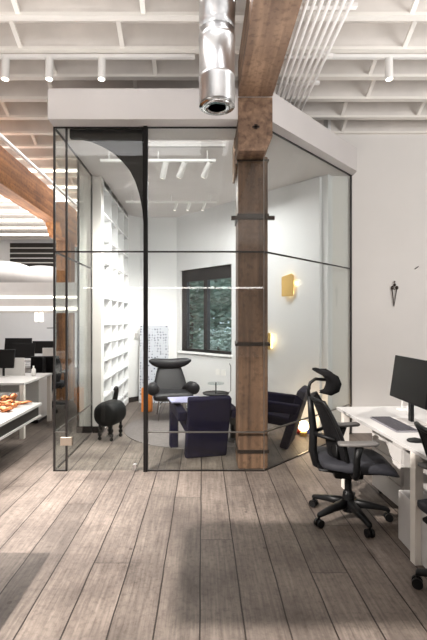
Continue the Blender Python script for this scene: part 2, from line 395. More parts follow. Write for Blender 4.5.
ob = empty('timber_beam', (-2.705, 0, 3.30)); tag(ob, 'orange lit timber beam in the left office under a white conduit', 'beam')
box(-.125, .125, 2, 14, 0, .48).build('beam_body', MT['oran'], ob, bevel=.008)
oc = empty('timber_column', (-2.705, 8.41, 0)); tag(oc, 'orange timber column behind the desks seen through the left glass', 'column')
box(-.125, .125, -.19, .19, 0, 3.08).build('shaft', MT['oranz'], oc, bevel=.01)
MB().prism([(-.75, 3.30), (.75, 3.30), (.55, 3.08), (-.55, 3.08)], -.125, .125, 'x').build('corbel', MT['oran'], oc)
MB().cyl((-2.52, 3, 3.84), (-2.52, 9.5, 3.84), .028).build('conduit', MT['pipe'])
tag(bpy.data.objects['conduit'], 'fat white conduit along the top of the orange timber beam', 'pipe')

# ------------------------------------------------------------------ glass partition
gp = empty('glass_partition', (0, YG, 0)); tag(gp, 'clear glass partition with thin black frames enclosing the meeting room', 'glass partition')
ZM = 2.25; XL = -1.525; XD = -1.40; XP = -.588; XC = .626
AE = Vector((2.03, YW - .02 - YG, 0)); AS = Vector((XC, 0, 0)); au = (AE - AS).normalized(); LA = (AE - AS).length
GM = Matrix(((au.x, -au.y, 0, AS.x), (au.y, au.x, 0, AS.y), (0, 0, 1, 0), (0, 0, 0, 1)))
SL = YW - .02 - YG
g = .006
def pane(*a, M=None): box(*a, M=M).build('glass_pane', MT['glass'], gp)
for z0, z1 in ((.012, ZM - .008), (ZM + .008, ZT - .012)):
    pane(XL - g, XL + g, .015, SL, z0, z1)
    pane(XL + .012, XD - .012, -g, g, z0, z1)
    pane(XP + .03, XC - .008, -g, g, z0, z1)
    pane(.008, LA - .012, -g, g, z0, z1, M=GM)
pane(XD + .01, XP - .03, -g, g, ZM + .008, ZT - .012)
fr = MB(); a = .010
for z0, z1 in ((0, .012), (ZT - .012, ZT), (ZM - .008, ZM + .008)):
    fr.box(XL - a, XL + a, 0, SL, z0, z1)
    if z0 > 0: fr.box(XL, XC, -a, a, z0, z1)
    else: fr.box(XL, XD, -a, a, z0, z1); fr.box(XP, XC, -a, a, z0, z1)
    fr.box(0, LA, -a, a, z0, z1, M=GM)
fr.box(XL - a, XL + a, -a, a, 0, ZT); fr.box(XD - a, XD + a, -a, a, 0, ZT)
fr.box(XL - a, XL + a, SL - .02, SL, 0, ZT); fr.box(LA - .02, LA, -.012, .012, 0, ZT, M=GM)
fr.build('frame', MT['black'], gp)
lr = MB(); zl = .40
lr.box(XL - .008, XL + .008, 0, SL, zl - .006, zl + .006); lr.box(XL, XD, -.01, .01, zl - .006, zl + .006)
lr.box(XP, XC, -.01, .01, zl - .006, zl + .006); lr.box(0, LA, -.01, .01, zl - .006, zl + .006, M=GM)
lr.box(XC - .004, XC + .004, -.008, .008, 0, ZT)
lr.build('lower_rail', MT['rail'], gp)
box(XP - .02, XP + .02, -.03, .04, 0, ZT).build('post', MT['dark'], gp)
# arched black spandrel over the door
pts = [(69, 137), (80, 137), (90, 139.5), (100, 143.5), (111, 150), (121, 159), (129, 169), (135, 181), (139, 194), (142, 209), (143.3, 225), (143.8, 253)]
ap = [((px - CX) * YG / F, EYE + (CY - py) * YG / F) for px, py in pts]
outline = ap + [(XP - .02, 2.24), (XP - .02, ZT - .012), (ap[0][0], ZT - .012)]
MB().prism(outline, .02, .07, 'y').build('arch_panel', MT['dark'], gp)

gd = empty('glass_door', (XD, YG, 0)); tag(gd, 'frameless clear glass door below the black arch with a patch hinge', 'door')
box(.014, XP - XD - .026, -g, g, .01, ZM - .012).build('glass_pane', MT['glass'], gd)
box(-.06, .06, -.02, .02, .265, .35).build('hinge', MT['brassdull'], gd, bevel=.003)
box(XP - XD - .13, XP - XD - .09, -.02, .02, .01, .075).build('floor_lock', MT['chrome'], gd, bevel=.004)

# ------------------------------------------------------------------ ceiling services
cr = empty('conduit_rack', (0, 0, 3.95)); tag(cr, 'rack of parallel white conduits beside the large timber beam', 'pipes')
for k in range(7):
    x = .785 + k * .056
    MB().cyl((x, -6, 0), (x, 5.3, 0), .0145, n=8).build('conduit', MT['pipe'], cr)
for y in (2.6, 3.28, 3.9, 4.35):
    box(.73, 1.19, y, y + .04, .012, .04).build('support_bar', MT['pipe'], cr)

du = empty('ventilation_duct', (.108, 3.3, 3.2)); tag(du, 'silver galvanised round duct hanging beside the timber beam with an open end', 'duct')
n = 28
dm = MB()
prof = [(.128, 0), (.138, .02), (.138, .20), (.142, .205), (.142, .225), (.138, .23), (.138, .50), (.143, .505), (.143, .53), (.136, .54), (.136, .62)]
dm.lathe(prof, n=n)
dm.build('duct_body', MT['steel'], du, smooth=True)
MB().tube([(0, 0, .60), (.0, -.03, .68), (-.0, -.10, .74), (0, -.22, .78), (0, -1.8, .78)], .138, n=24).build('elbow', MT['steel'], du, smooth=True)
MB().lathe([(.138, -.004), (.075, -.018), (.07, -.005), (.07, .005)], n=n).build('end_ring', MT['chrome'], du, smooth=True)
MB().lathe([(.066, -.012), (.001, -.012), (.001, -.006), (.066, -.006)], n=n).build('open_throat', MT['black'], du)  # black disc stands for the shade inside the open duct

def track(name, x0, x1, y, z, label, hang):
    o = empty(name, (0, y, z)); tag(o, label, 'track light rail')
    box(x0, x1, -.018, .018, 0, .03).build('rail', MT['white'] if hang != 2 else MT['grey'], o)
    for x in (x0 + .1, (x0 + x1) / 2, x1 - .1): MB().cyl((x, 0, .03), (x, 0, (ZT if y > YG else JB) - z), .006).build('hanger', MT['white'], o)
    return o
track('track_rail', -2.6, -.08, 4.09, 4.055, 'white ceiling track left of the duct carrying three spotlights', 0)
track('track_rail', 1.15, 3.6, 4.09, 4.055, 'white ceiling track right of the conduits carrying one spotlight', 0)
track('track_rail', -1.2, .15, 5.0, 3.40, 'front white track inside the glass room carrying three spotlights', 1)
track('track_rail', -1.22, .22, 6.75, 3.40, 'rear white track inside the glass room', 1)
ac = box(-.62, .25, 4.78, 4.84, ZT - .03, ZT).build('slot_diffuser', MT['grey']); tag(ac, 'thin grey linear slot in the glass room ceiling just behind the header', 'air vent')

def spotlight():
    o = empty('spotlight', (0, 0, 0))
    box(-.02, .02, -.02, .02, -.045, 0).build('adapter', MT['white'], o)
    lb_ = MB().cyl((0, 0, .0), (0, 0, -.20), .036, n=18).build('lamp_body', MT['white'], o, smooth=False)
    MB().cyl((0, 0, -.2), (0, 0, -.203), .030, n=18).build('lens', MT['lens'], lb_)
    return o
sp0 = spotlight(); first = True
def put_spot(x, y, z, rx, ry, label, group, sc=1, power=0, aim=None):
    global first
    o = sp0 if first else copy_tree(sp0); first = False
    o.location = (x, y, z); o.rotation_euler = (R(rx), R(ry), 0); o.scale = (sc,) * 3
    tag(o, label, 'spotlight', group)
    if power:
        l = bpy.data.lights.new('spot_beam', 'SPOT'); l.energy = power; l.spot_size = R(46 if y < YG else 95); l.spot_blend = .8; l.shadow_soft_size = .03; l.color = (1, .95, .9)
        lo = bpy.data.objects.new('spot_beam', l); COL.objects.link(lo); lo.parent = o; lo.location = (0, 0, -.215)
    return o
put_spot(-1.89, 4.09, 4.05, -3, 0, 'white cylinder spotlight at the far left end of the ceiling track', 'spotlights on the office track', power=315)
put_spot(-1.47, 4.09, 4.05, -3, 0, 'white cylinder spotlight second from left, above the corner of the glass room', 'spotlights on the office track', power=315)
put_spot(-.97, 4.09, 4.05, -3, 0, 'white cylinder spotlight on the ceiling track nearest the duct', 'spotlights on the office track', power=315)
put_spot(1.78, 4.09, 4.05, -3, 0, 'white cylinder spotlight on the ceiling right of the conduits', 'spotlights on the office track', power=120)
for px, n_, tl in ((166, 'leftmost', 18), (185, 'middle', 28), (210, 'rightmost', 28)):
    put_spot((px - CX) * 5 / F, 5.0, 3.40, 30, tl, n_ + ' of the three tilted spotlights on the front track in the glass room', 'tilted spotlights in the glass room', .95, power=90)
for px, n_ in ((177, 'left'), (190, 'middle'), (205, 'right')):
    put_spot((px - CX) * 6.75 / F, 6.75, 3.40, 10, 20, n_ + ' spotlight on the rear track in the glass room', 'rear track spotlights', .6, power=30)

# spotlight and desk added out of view to throw a hard floor shadow
rs_ = put_spot(-3.5, 0.0, 3.98, 0, 0, 'white cylinder spotlight high up behind the left of the viewer', None, power=2100)
dv = Vector((-.9, 2.3, 0)) - rs_.location; rs_.rotation_euler = dv.to_track_quat('-Z', 'Y').to_euler()
for c_ in rs_.children:
    if c_.type == 'LIGHT': c_.data.color = (1, .94, .88); c_.data.spot_size = R(58); c_.data.spot_blend = .6; c_.data.shadow_soft_size = .02
d0 = empty('office_desk', (-1.466, 2.32, 0)); tag(d0, 'white desk outside the left edge of the photo, nearest the viewer', 'desk')
box(-1.6, 0, -1.7, 0, .70, .73).build('desktop', MT['desk'], d0, bevel=.003)
for x, y in ((-.08, -.08), (-1.55, -.08), (-.08, -1.65), (-1.55, -1.65)): box(x, x + .055, y, y + .055, 0, .70).build('leg', MT['deskleg'], d0)

bf = empty('ceiling_baffle', (-2.41, .72, 2.66)); tag(bf, 'narrow white baffle hung from the ceiling on the viewer\'s left, outside the photo', 'baffle')  # added out of view to throw the dark band across the floor
box(0, .95, 0, .30, 0, .05).build('panel', MT['white'], bf)
for x in (.1, .85): MB().cyl((x, .15, .05), (x, .15, JB - 2.66), .004, n=6).build('cord', MT['black'], bf)

# ------------------------------------------------------------------ left office
for k, y in enumerate([jy[i] for i in range(len(jy)) if 7.0 < jy[i] < 13.5][::2]):
    o = box(-8.5, -1.9, y + .04, y + .07, JB - .03, JB).build('linear_light', MT['led'])
    tag(o, 'thin bright linear light on a far joist over the left office', 'light strip', 'linear lights on the left office joists')
bk = empty('bulkhead', (0, 8.0, 0)); tag(bk, 'pale grey bulkhead with light strips crossing above the left desks', 'bulkhead', kind='structure')
box(-9, -1.74, -.15, .05, 1.68, 2.24).build('bulkhead_body', MT['ltgrey'], bk)
MB().box(-9, -1.74, -.165, -.15, 1.955, 1.985).build('upper_light_strip', MT['led'], bk)
MB().box(-9, -1.74, -.165, -.15, 1.735, 1.785).build('lower_light_strip', MT['led'], bk)
# silver duct resting above bulkhead
sm = MB(); pts = []; rs = []
for i in range(60):
    t_ = i / 59; x = -9 + t_ * 5.9; ph = (t_ * 6.0) % 1
    pts.append((x + .0, 10, 2.80 - .42 * t_ * t_ )); rs.append(.26 + .10 * math.sqrt(max(0, 1 - (2 * ph - 1) ** 2)))
sm.tube(pts, rs, n=20)
tag(sm.build('fabric_duct', MT['ductgrey'], smooth=True), 'puffy silver duct above the bulkhead in the left office', 'duct')
wn = empty('window_2', (0, 13.98, 0)); tag(wn, 'dark slatted high window behind the silver duct', 'window', kind='structure')
box(-6.3, -4.2, -.05, .0, 3.15, 4.06).build('pane', MT['plinth'], wn)
for z in (3.40, 3.55, 3.71, 3.88): box(-6.3, -4.2, -.08, -.05, z, z + .03).build('slat', MT['led'] if False else MT['white'], wn)
pl = empty('pendant_lamp', at(39, 313, 7.7)); tag(pl, 'pair of small opal glass cylinder pendants hanging over the left desks', 'pendant lamp')
pl.location.z = 1.78
for dx in (-.045, .045): MB().lathe([(.028, -.26), (.03, -.25), (.03, -.10), (.01, -.09)], (dx, 0, 0), 14).build('shade', MT['pend'], pl)
for dx in (-.045, .045): MB().cyl((dx, 0, -.09), (dx, .12, 0), .004, n=6).build('cord', MT['black'], pl)
sh = empty('hoop_lamp', at(51.5, 328, 7.2)); tag(sh, 'thin dark ring pendant hanging beside the orange column', 'pendant lamp')
MB().tube([(.07 * math.cos(i * .3142), .07 * math.sin(i * .3142), 0) for i in range(20)], .006, n=6, close=True).build('ring', MT['black'], sh)
MB().cyl((0, .07, 0), (0, .75, .36), .003, n=6).build('cord', MT['black'], sh)

lt = empty('display_table', (-2.0, 5.3, 0)); tag(lt, 'low white table with a dark open side holding copper pieces', 'table')
box(-1.7, 0, -1.9, 0, .495, .525).build('tabletop', MT['desk'], lt)
box(-1.7, -.01, -1.9, 0, .355, .375).build('lower_shelf', MT['desk'], lt)
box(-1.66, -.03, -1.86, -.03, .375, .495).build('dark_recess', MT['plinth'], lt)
for y in (-1.7, -.25):
    box(-1.5, -1.44, y, y + .06, 0, .355).build('leg', MT['deskleg'], lt); box(-1.0, -.94, y, y + .06, 0, .355).build('leg', MT['deskleg'], lt)
def petal(L, W, H):
    m = MB(); rings = []
    for i in range(9):
        s_ = i / 8; wv = W * math.sin(math.pi * (.06 + .88 * s_)) ** .8
        ring = []
        for k in range(12):
            a_ = 6.28318 * k / 12; ring.append(Vector((L * (s_ - .5), wv * math.cos(a_), H * .5 + .2 * H * math.sin(s_ * 9) + H * .5 * math.sin(a_) * math.sin(math.pi * (.08 + .84 * s_)))))
        rings.append(ring)
    m.ring(rings); return m
for i, (px, py, rz, L, W, H, lb) in enumerate(((3, 407, 30, .20, .055, .07, 'crumpled copper piece at the left edge of the display table'), (9, 403, 75, .22, .05, .09, 'tall folded copper piece in the middle of the copper group'), (21, 404, 5, .20, .05, .035, 'flat copper leaf shaped piece at the right end of the copper group'), (6, 411.5, -20, .14, .05, .05, 'small round copper piece nearest the viewer on the display table'), (13, 407.5, 40, .15, .03, .05, 'slender copper piece lying across the copper group'))):
    Y = F * (EYE - .525) / (py - CY)
    o = petal(L * 1.3, W * 1.25, H * 1.2).build('copper_sculpture', MT['copper'], smooth=True); o.location = ((px - CX) * Y / F, Y, .525); o.rotation_euler = (0, 0, R(rz))
    tag(o, lb, 'sculpture', 'copper pieces on the low table')

dB = empty('office_desk', (-2.33, 5.56, 0)); tag(dB, 'white office desk nearest the glass in the left office', 'desk')
box(-3.0, 0, 0, 1.05, .70, .73).build('desktop', MT['desk'], dB, bevel=.003)
for x, y in ((-.06, .0), (-.06, .98), (-2.9, 0), (-2.9, .98)): box(x, x + .055, y, y + .055, 0, .70).build('leg', MT['deskleg'], dB)
box(-2.9, -.08, .03, .05, .34, .60).build('modesty_panel', MT['white'], dB)
pB = empty('drawer_pedestal', (-2.62, 6.60, 0)); tag(pB, 'white drawer unit on a black plinth beside the left desk', 'cabinet')
box(-.42, .16, -.2, .25, .05, .66).build('body', MT['white'], pB, bevel=.004); box(-.40, .14, -.18, .23, 0, .05).build('plinth', MT['black'], pB)

def monitor(w_=.6, h=.34, lift=.17):
    o = empty('monitor', (0, 0, 0))             # faces -Y locally
    t = R(8); Mx = Matrix.Translation((0, 0, lift)) @ Matrix.Rotation(-t, 4, 'X')
    cs_ = MB().box(-w_ / 2, w_ / 2, 0, .022, 0, h, Mx).build('casing', MT['blackp'], o, bevel=.004)
    MB().box(-w_ / 2 + .008, w_ / 2 - .008, -.003, 0, .014, h - .008, Mx).build('screen', MT['screen'], cs_)
    box(-.025, .025, .03, .055, .012, lift + h * .55).build('stand', MT['blackp'], o, bevel=.003)
    box(-.11, .11, -.04, .13, 0, .012).build('foot', MT['grey'], o, bevel=.004)
    return o
mo = monitor(.6, .355, .165); mo.location = (1.62, 3.41, .73); mo.rotation_euler = (0, 0, R(-90)); tag(mo, 'large black monitor on the white desk at the right facing the mesh chair', 'monitor')
def mon(px0, px1, ytop, ybot, Y, zb, label, matn=None, rz=0):
    o = copy_tree(mo); w0 = (px1 - px0) * Y / F; h0 = (ybot - ytop) * Y / F
    o.location = ((px0 + px1) / 2 * Y / F - CX * Y / F, Y, zb); o.rotation_euler = (0, 0, R(rz))
    o.scale = (w0 / .6, 1, (EYE + (CY - ytop) * Y / F - zb) / .52); tag(o, label, 'monitor', 'monitors on the left desks')
    return o
mon(-9, 13.5, 349.5, 376, 6.15, .73, 'black monitor at the left frame edge on the nearest left desk')
pr = box(-3.0, -2.64, 6.3, 6.33, .73, .99).build('desk_screen', MT['ltgrey']); tag(pr, 'pale grey upright desk screen behind the nearest left monitor', 'desk divider')
kb2 = MB().box(-3.10, -2.86, 5.75, 5.86, .73, .745).build('keyboard', MT['keys']); tag(kb2, 'dark keyboard in front of the monitor on the left desk', 'keyboard')
dC = empty('office_desk', (-2.95, 7.62, 0)); tag(dC, 'white office desk further back in the left office behind the first', 'desk')
box(-3.2, 0, 0, .46, .70, .73).build('desktop', MT['desk'], dC)
for x in (-3.1, -.06): box(x, x + .055, .05, .105, 0, .70).build('leg', MT['deskleg'], dC); box(x, x + .055, .38, .435, 0, .70).build('leg', MT['deskleg'], dC)
mon(11, 34, 343, 352, 7.75, .73, 'grey monitor in the middle of the row on the back left desk')
dD = empty('office_desk', (-3.0, 8.7, 0)); tag(dD, 'white office desk furthest back in the left office', 'desk')
box(-4.2, 0, 0, .8, .70, .73).build('desktop', MT['desk'], dD)
for x in (-4.1, -.06): box(x, x + .055, .05, .105, 0, .70).build('leg', MT['deskleg'], dD)
mon(4, 31, 338, 352, 8.9, .73, 'wide black monitor at the back left under the bulkhead')
mon(31.5, 54, 341, 355, 8.9, .73, 'black monitor at the back between the desks and the orange column')
box(-3.28, -3.0, 8.72, 8.76, .73, .98).build('paper_tray', MT['white']); tag(bpy.data.objects['paper_tray'], 'small white tray standing on the furthest left desk', 'tray')
bt = MB().lathe([(.03, 0), (.03, .1), (.012, .12), (.012, .15)], n=12).build('bottle', MT['white'], smooth=True); bt.location = (-2.48, 6.25, .73); tag(bt, 'small white bottle on the corner of the nearest left desk', 'bottle')

# ------------------------------------------------------------------ bookshelf
bs = empty('bookshelf', (-1.40, 6.02, 0)); tag(bs, 'tall built-in white cubby bookshelf along the left side of the glass room', 'bookshelf')
DY = .5; zl_ = [.09, .20, .45, .70, .97, 1.23, 1.49, 1.86]; zu = [2.05, 2.39, 2.73, 3.07, 3.45]
box(-.30, -.285, 0, 2.02, 0, ZT).build('back_panel', MT['shelfwhite'], bs)
for k in range(5): box(-.285, 0, k * DY - .013, k * DY + .013, 0, ZT).build('upright', MT['shelfwhite'], bs)
for z in zl_[:-1] + zu[1:]: box(-.285, -.002, 0, 2.0, z - .013, z + .013).build('shelf', MT['shelfwhite'], bs)
box(-.285, .0, 0, 2.0, 0, .09).build('plinth', MT['shelfwhite'], bs)
box(-.285, .004, 0, 2.0, 1.86, 2.05).build('middle_band', MT['shelfwhite'], bs)
# small objects in the cubbies
rows = zl_[1:-1] + [2.06] + zu[1:3]
names_row = ['bottom', 'second', 'third', 'fourth', 'fifth', 'sixth', 'first upper', 'second upper', 'third upper']
cnt = 0
kinds = [('figurine', 'pink', 'pink figurine'), ('vase', 'figgrey', 'grey vase'), ('small_box', 'figblue', 'slate box'), ('figurine', 'figgrey', 'grey figurine')]
for r_, z in enumerate(rows):
    for c_ in range(4):
        if (r_ * 7 + c_ * 3) % 5 == 0: continue
        kd = kinds[0] if r_ in (4, 5) and c_ < 3 else kinds[(r_ * 2 + c_ * 5 + 1) % 4]
        y = 6.02 + c_ * DY + .27; x = -1.53
        m = MB()
        if kd[0] == 'figurine': m.lathe([(.035, 0), (.02, .03), (.03, .08), (.015, .11), (.022, .13), (.002, .155)], n=12)
        elif kd[0] == 'vase': m.lathe([(.03, 0), (.05, .05), (.03, .11), (.02, .14), (.026, .15)], n=12)
        else: m.box(-.05, .05, -.06, .06, 0, .08)
        o = m.build(kd[0], MT[kd[1]], smooth=kd[0] != 'small_box'); o.location = (x, y, z + .014)
        col_ = ['nearest', 'second nearest', 'third nearest', 'farthest'][c_]
        tag(o, '%s in the %s column of the bookshelf, %s row from below' % (kd[2], col_, names_row[r_]), kd[0].replace('_', ' '), 'small objects in the bookshelf')
sw = box(-1.3, -1.24, 0, .01, 1.2, 1.3).build('light_switch', MT['grey']); sw.location = (0, 8.12, 0); tag(sw, 'small grey switch plate on the wall past the bookshelf', 'switch')

# ------------------------------------------------------------------ meeting room furniture
rg = MB().lathe([(1.04, 0), (1.04, .008), (.001, .009)], n=64).build('round_rug', MT['rug']); rg.location = (-.08, 6.15, 0.001); tag(rg, 'round grey rug under the armchairs', 'rug')
bd = empty('printed_board', (-.92, 7.98, 0)); bd.rotation_euler = (R(-5), 0, 0); tag(bd, 'white board covered in rows of tiny marks leaning behind the grey armchair', 'board')
box(-.27, .27, 0, .02, 0, 1.45).build('sheet', MT['sheet'], bd)
box(-.28, .28, .005, .03, -.0, 1.46).build('backing', MT['white'], bd)
# board should show between y 325 and 361

def ox_chair():
    o = empty('lounge_armchair', (0, 0, 0))       # front = +Y
    L_ = MT['leather']
    MB().loft([((0, y, .36 + .02 * math.sin(y * 3)), (w_, 0, 0), (0, 0, h)) for y, w_, h in ((-.30, .24, .05), (-.26, .27, .07), (0, .29, .08), (.22, .31, .075), (.30, .30, .055), (.33, .27, .02))], 28, 4).build('seat', L_, o, smooth=True)
    secs = []
    for t in [i / 8 for i in range(9)]:
        z = .34 + .48 * t; w_ = .29 - .12 * t ** 1.5
        secs.append(((0, -.24 - .20 * t, z), (w_, 0, 0), (0, .055 - .01 * t, .01)))
    MB().loft(secs, 28, 4).build('backrest', L_, o, smooth=True)
    secs = []
    for i in range(15):
        s_ = -1 + i / 7; e = max(.18, (1 - abs(s_) ** 3.0) ** .5)
        secs.append(((.35 * s_, -.40 + .10 * s_ * s_, .82 + .06 * abs(s_) ** 2 - .01), (0, .085 * e, 0), (0, 0, .085 * e)))
    MB().loft(secs, 18, 2.2).build('headrest', L_, o, smooth=True)
    for s_ in (-1, 1):
        MB().tube([(s_ * .22, -.27, .40), (s_ * .28, -.16, .46), (s_ * .30, .0, .49), (s_ * .31, .14, .49), (s_ * .31, .24, .49), (s_ * .30, .27, .49)], [.05, .065, .08, .09, .095, .075], 16).build('armrest', L_, o, smooth=True)
    for x, y in ((-.2, .18), (.2, .18), (-.19, -.22), (.19, -.22)):
        MB().tube([(x * .6, y * .6, .30), (x, y, .26), (x * 1.15, y * 1.2, 0)], .011, 10).build('leg', MT['chrome'], o, smooth=True)
    return o
ox = ox_chair(); ox.location = (-.49, 6.75, 0.008); ox.rotation_euler = (0, 0, R(190)); tag(ox, 'grey leather lounge chair with a horn shaped headrest facing the glass', 'armchair')

def block_chair():
    o = empty('block_armchair', (0, 0, 0)); m = MT['blue']       # front = +Y
    MB().prism([(-.34, .70), (-.24, .72), (-.02, .02), (-.12, 0)], -.24, .24, 'x').build('backrest', m, o, bevel=.02, seg=3)
    MB().prism([(-.16, .27), (-.14, .38), (.36, .43), (.38, .31)], -.235, .235, 'x').build('seat', m, o, bevel=.025, seg=3)
    for s_ in (-1, 1):
        x0, x1 = (s_ * .245, s_ * .345) if s_ > 0 else (-.345, -.245)
        MB().prism([(-.28, .56), (.40, .60), (.42, 0), (.30, 0), (.28, .46), (-.24, .45)], x0, x1, 'x').build('arm', m, o, bevel=.02, seg=3)
    return o
bc = block_chair(); bc.location = (.01, 4.93, 0.0); bc.rotation_euler = (0, 0, R(13)); tag(bc, 'angular navy armchair with its back to the glass, left of the timber column', 'armchair', 'navy block armchairs')
bc2 = copy_tree(bc); bc2.location = (.98, 5.35, 0); bc2.rotation_euler = (0, 0, R(68)); tag(bc2, 'angular navy armchair right of the timber column turned towards the room', 'armchair')
bo = MB().box(-.19, .19, -.15, .17, 0, .014).build('newspaper', MT['bluelight'], bevel=.003); bo.location = (-.20, 4.99, .612); bo.rotation_euler = (0, 0, R(13)); tag(bo, 'pale lavender folded paper lying across the arm of the navy armchair by the glass', 'newspaper')

st = empty('tray_table', (.19, 6.3, 0.008)); tag(st, 'slim black tray table with a raised wire loop behind the navy armchair', 'side table')
MB().lathe([(.19, .45), (.20, .47), (.195, .47), (.185, .455), (.002, .455)], n=32).build('tray', MT['black'], st, smooth=False)
MB().cyl((.0, 0, 0), (0, 0, .62), .009, n=10).build('stem', MT['black'], st)
MB().lathe([(.16, 0), (.16, .01), (.01, .015)], n=24).build('base', MT['black'], st)
MB().lathe([(.12, .60), (.125, .615), (.002, .612)], n=24).build('upper_tray', MT['winglass'], st)
MB().tube([(.02, 0, .46), (.18, 0, .46), (.22, 0, .50), (.22, 0, .86), (.20, 0, .9)], .005, 8).build('wire_loop', MT['black'], st, smooth=True)
for x in (.28, .40): pass
so = MB()
for k, du_ in enumerate((.0, .13)): so.box(u_of(216) + du_, u_of(216) + du_ + .1, -.008, 0, .60, .70, WM)
tag(so.build('wall_sockets', MT['white']), 'pair of white wall sockets under the window', 'socket')

blk = MB().lathe([(.10, 0), (.06, .05), (.05, .2), (.09, .32), (.12, .34), (.12, .38), (.002, .385)], n=16).build('carved_stool', MT['plinth'], smooth=False); blk.location = (.40, 5.45, 0.008); tag(blk, 'dark carved stool between the navy armchair and the timber column', 'stool')
og = MB().box(-.09, .09, -.06, .06, 0, .40).build('magazine_holder', MT['orange'], bevel=.01); og.location = (-.95, 7.25, 0); tag(og, 'orange holder on the floor beside the grey lounge chair', 'holder')

cx_ = empty('animal_stool', (-1.215, 5.60, 0), R(-18)); tag(cx_, 'black barrel bodied animal stool on turned legs by the bookshelf', 'stool')
MB().loft([((0, y, .335), (r_, 0, 0), (0, 0, r_ * .95)) for y, r_ in ((-.18, .05), (-.175, .12), (-.15, .155), (-.09, .168), (.09, .168), (.15, .155), (.175, .12), (.18, .05))], 28, 2.2).build('body', MT['creature'], cx_, smooth=True)
pf = [(.012, 0), (.024, .012), (.024, .03), (.012, .045), (.026, .065), (.026, .085), (.012, .1), (.026, .12), (.026, .145), (.014, .16), (.02, .24)]
for x, y in ((-.085, -.12), (.085, -.12), (-.085, .12), (.085, .12)): MB().lathe(pf, (x, y, 0), 12).build('leg', MT['creature'], cx_, smooth=True)
MB().tube([(-.02, .12, .42), (-.015, .16, .52), (-.005, .17, .59), (.005, .14, .63), (.0, .10, .62)], [.035, .032, .03, .035, .015], 12).build('neck', MT['creature'], cx_, smooth=True)

# globe lamp and ball on the floor right of armchair
gl_ = empty('globe_lamp', (1.345, 5.72, 0)); tag(gl_, 'small glowing globe lamp on the floor by the right wall of the glass room', 'lamp')
MB().ball((0, 0, .13), .075).build('globe', MT['glow'], gl_, smooth=True); MB().lathe([(.05, 0), (.05, .05), (.03, .06)], n=16).build('base', MT['brass'], gl_)
ld = bpy.data.lights.new('globe_light', 'POINT'); ld.energy = 4; ld.color = (1, .7, .42); ld.shadow_soft_size = .08
lo = bpy.data.objects.new('globe_light', ld); COL.objects.link(lo); lo.parent = gl_; lo.location = (0, -.05, .25)
for px, py, m_, nm, lb in ((299, 434, 'red', 'toy_ball', 'small red ball on the floor left of the globe lamp'), (305, 433, 'bluep', 'toy_block', 'small blue block on the floor below the globe lamp')):
    Y = F * EYE / (py - CY); m = MB()
    if nm == 'toy_ball': m.ball((0, 0, .06), .06)
    else: m.box(-.05, .05, -.05, .05, 0, .1)
    o = m.build(nm, MT[m_], smooth=nm == 'toy_ball', bevel=.006 if nm != 'toy_ball' else 0); o.location = ((px - CX) * Y / F, Y, 0); tag(o, lb, 'toy')

def sconce(px, pz, lab, h, w_):
    u = u_of(px); p = WM @ Vector((u, -.05 if px > 295 else -.002, pz))
    o = empty('wall_sconce', p, math.atan2(ud.y, ud.x)); tag(o, lab, 'wall lamp', 'brass wall sconces')
    MB().box(-w_ * .35, w_ * .35, -.03, 0, -h * .4, h * .4).build('backplate', MT['sconce'], o)
    ringp = [(-w_ / 2, -h / 2), (w_ / 2 * .9, -h / 2), (w_ / 2, h / 2 * .8), (w_ / 2 * .6, h / 2), (-w_ / 2, h / 2 * .75)]
    MB().prism(ringp, -.075, -.055, 'y').build('brass_shade', MT['brass'], o, bevel=.012, seg=3)
    MB().box(-.015, .015, -.055, -.03, -.03, .03).build('bracket', MT['brass'], o)
    l = bpy.data.lights.new('sconce_glow', 'POINT'); l.energy = .18; l.color = (1, .85, .5); l.shadow_soft_size = .03
    q = bpy.data.objects.new('sconce_glow', l); COL.objects.link(q); q.parent = o; q.location = (w_ * .55, -.06, .02)
sconce(290.5, 2.06, 'faceted brass wall lamp glowing high on the angled wall', .33, .22)
sconce(270, 1.23, 'brass wall lamp glowing lower down beside the timber column', .26, .14)

# ------------------------------------------------------------------ desk at the right
DR = math.atan2(.075, 1.31)
dk = empty('bench_desk', (1.335, 2.71, 0), DR); tag(dk, 'white bench desk at the right holding the large monitor', 'desk')
box(0, 1.6, -1.1, 1.32, .705, .73).build('desktop', MT['desk'], dk, bevel=.002)
for x, y in ((.0, -.02), (.02, 1.20), (1.5, .0), (1.5, 1.2), (0, -1.08)): box(x, x + .055, y, y + .06, 0, .705).build('leg', MT['deskleg'], dk, bevel=.003)
box(.05, 1.55, 0, .05, .655, .705).build('cross_beam', MT['deskleg'], dk); box(.05, 1.55, 1.2, 1.25, .655, .705).build('cross_beam', MT['deskleg'], dk)
box(.78, .80, -1.0, 1.25, .30, .70).build('modesty_panel', MT['midgrey'], dk)
MB().box(-.004, .03, .12, .26, .685, .705).build('height_switch', MT['grey'], dk)
box(.35, .45, -1.0, 1.22, .62, .64).build('cable_tray', MT['grey'], dk)
pd = empty('drawer_pedestal', (1.56, 3.62, 0), DR); tag(pd, 'pale grey drawer pedestal under the far end of the right desk', 'cabinet')
box(0, .42, -.26, .26, .05, .60).build('body', MT['ltgrey'], pd, bevel=.004)
for i, (z0, z1) in enumerate(((.06, .23), (.24, .41), (.42, .59))): box(-.012, 0, -.255, .255, z0, z1).build('drawer', MT['ltgrey'], pd, bevel=.002)
MB().cyl((-.02, -.18, .56), (-.012, -.18, .56), .012, n=10).build('lock', MT['chrome'], pd)
for x, y in ((.04, -.2), (.38, -.2), (.04, .2), (.38, .2)): MB().cyl((x - .01, y, .025), (x + .01, y, .025), .025).build('caster', MT['blackp'], pd)
cb2 = MB().box(1.78, 2.1, 2.95, 3.3, 0, .30).build('storage_box', MT['ltgrey'], bevel=.004); tag(cb2, 'pale grey box on the floor under the middle of the right desk', 'box')
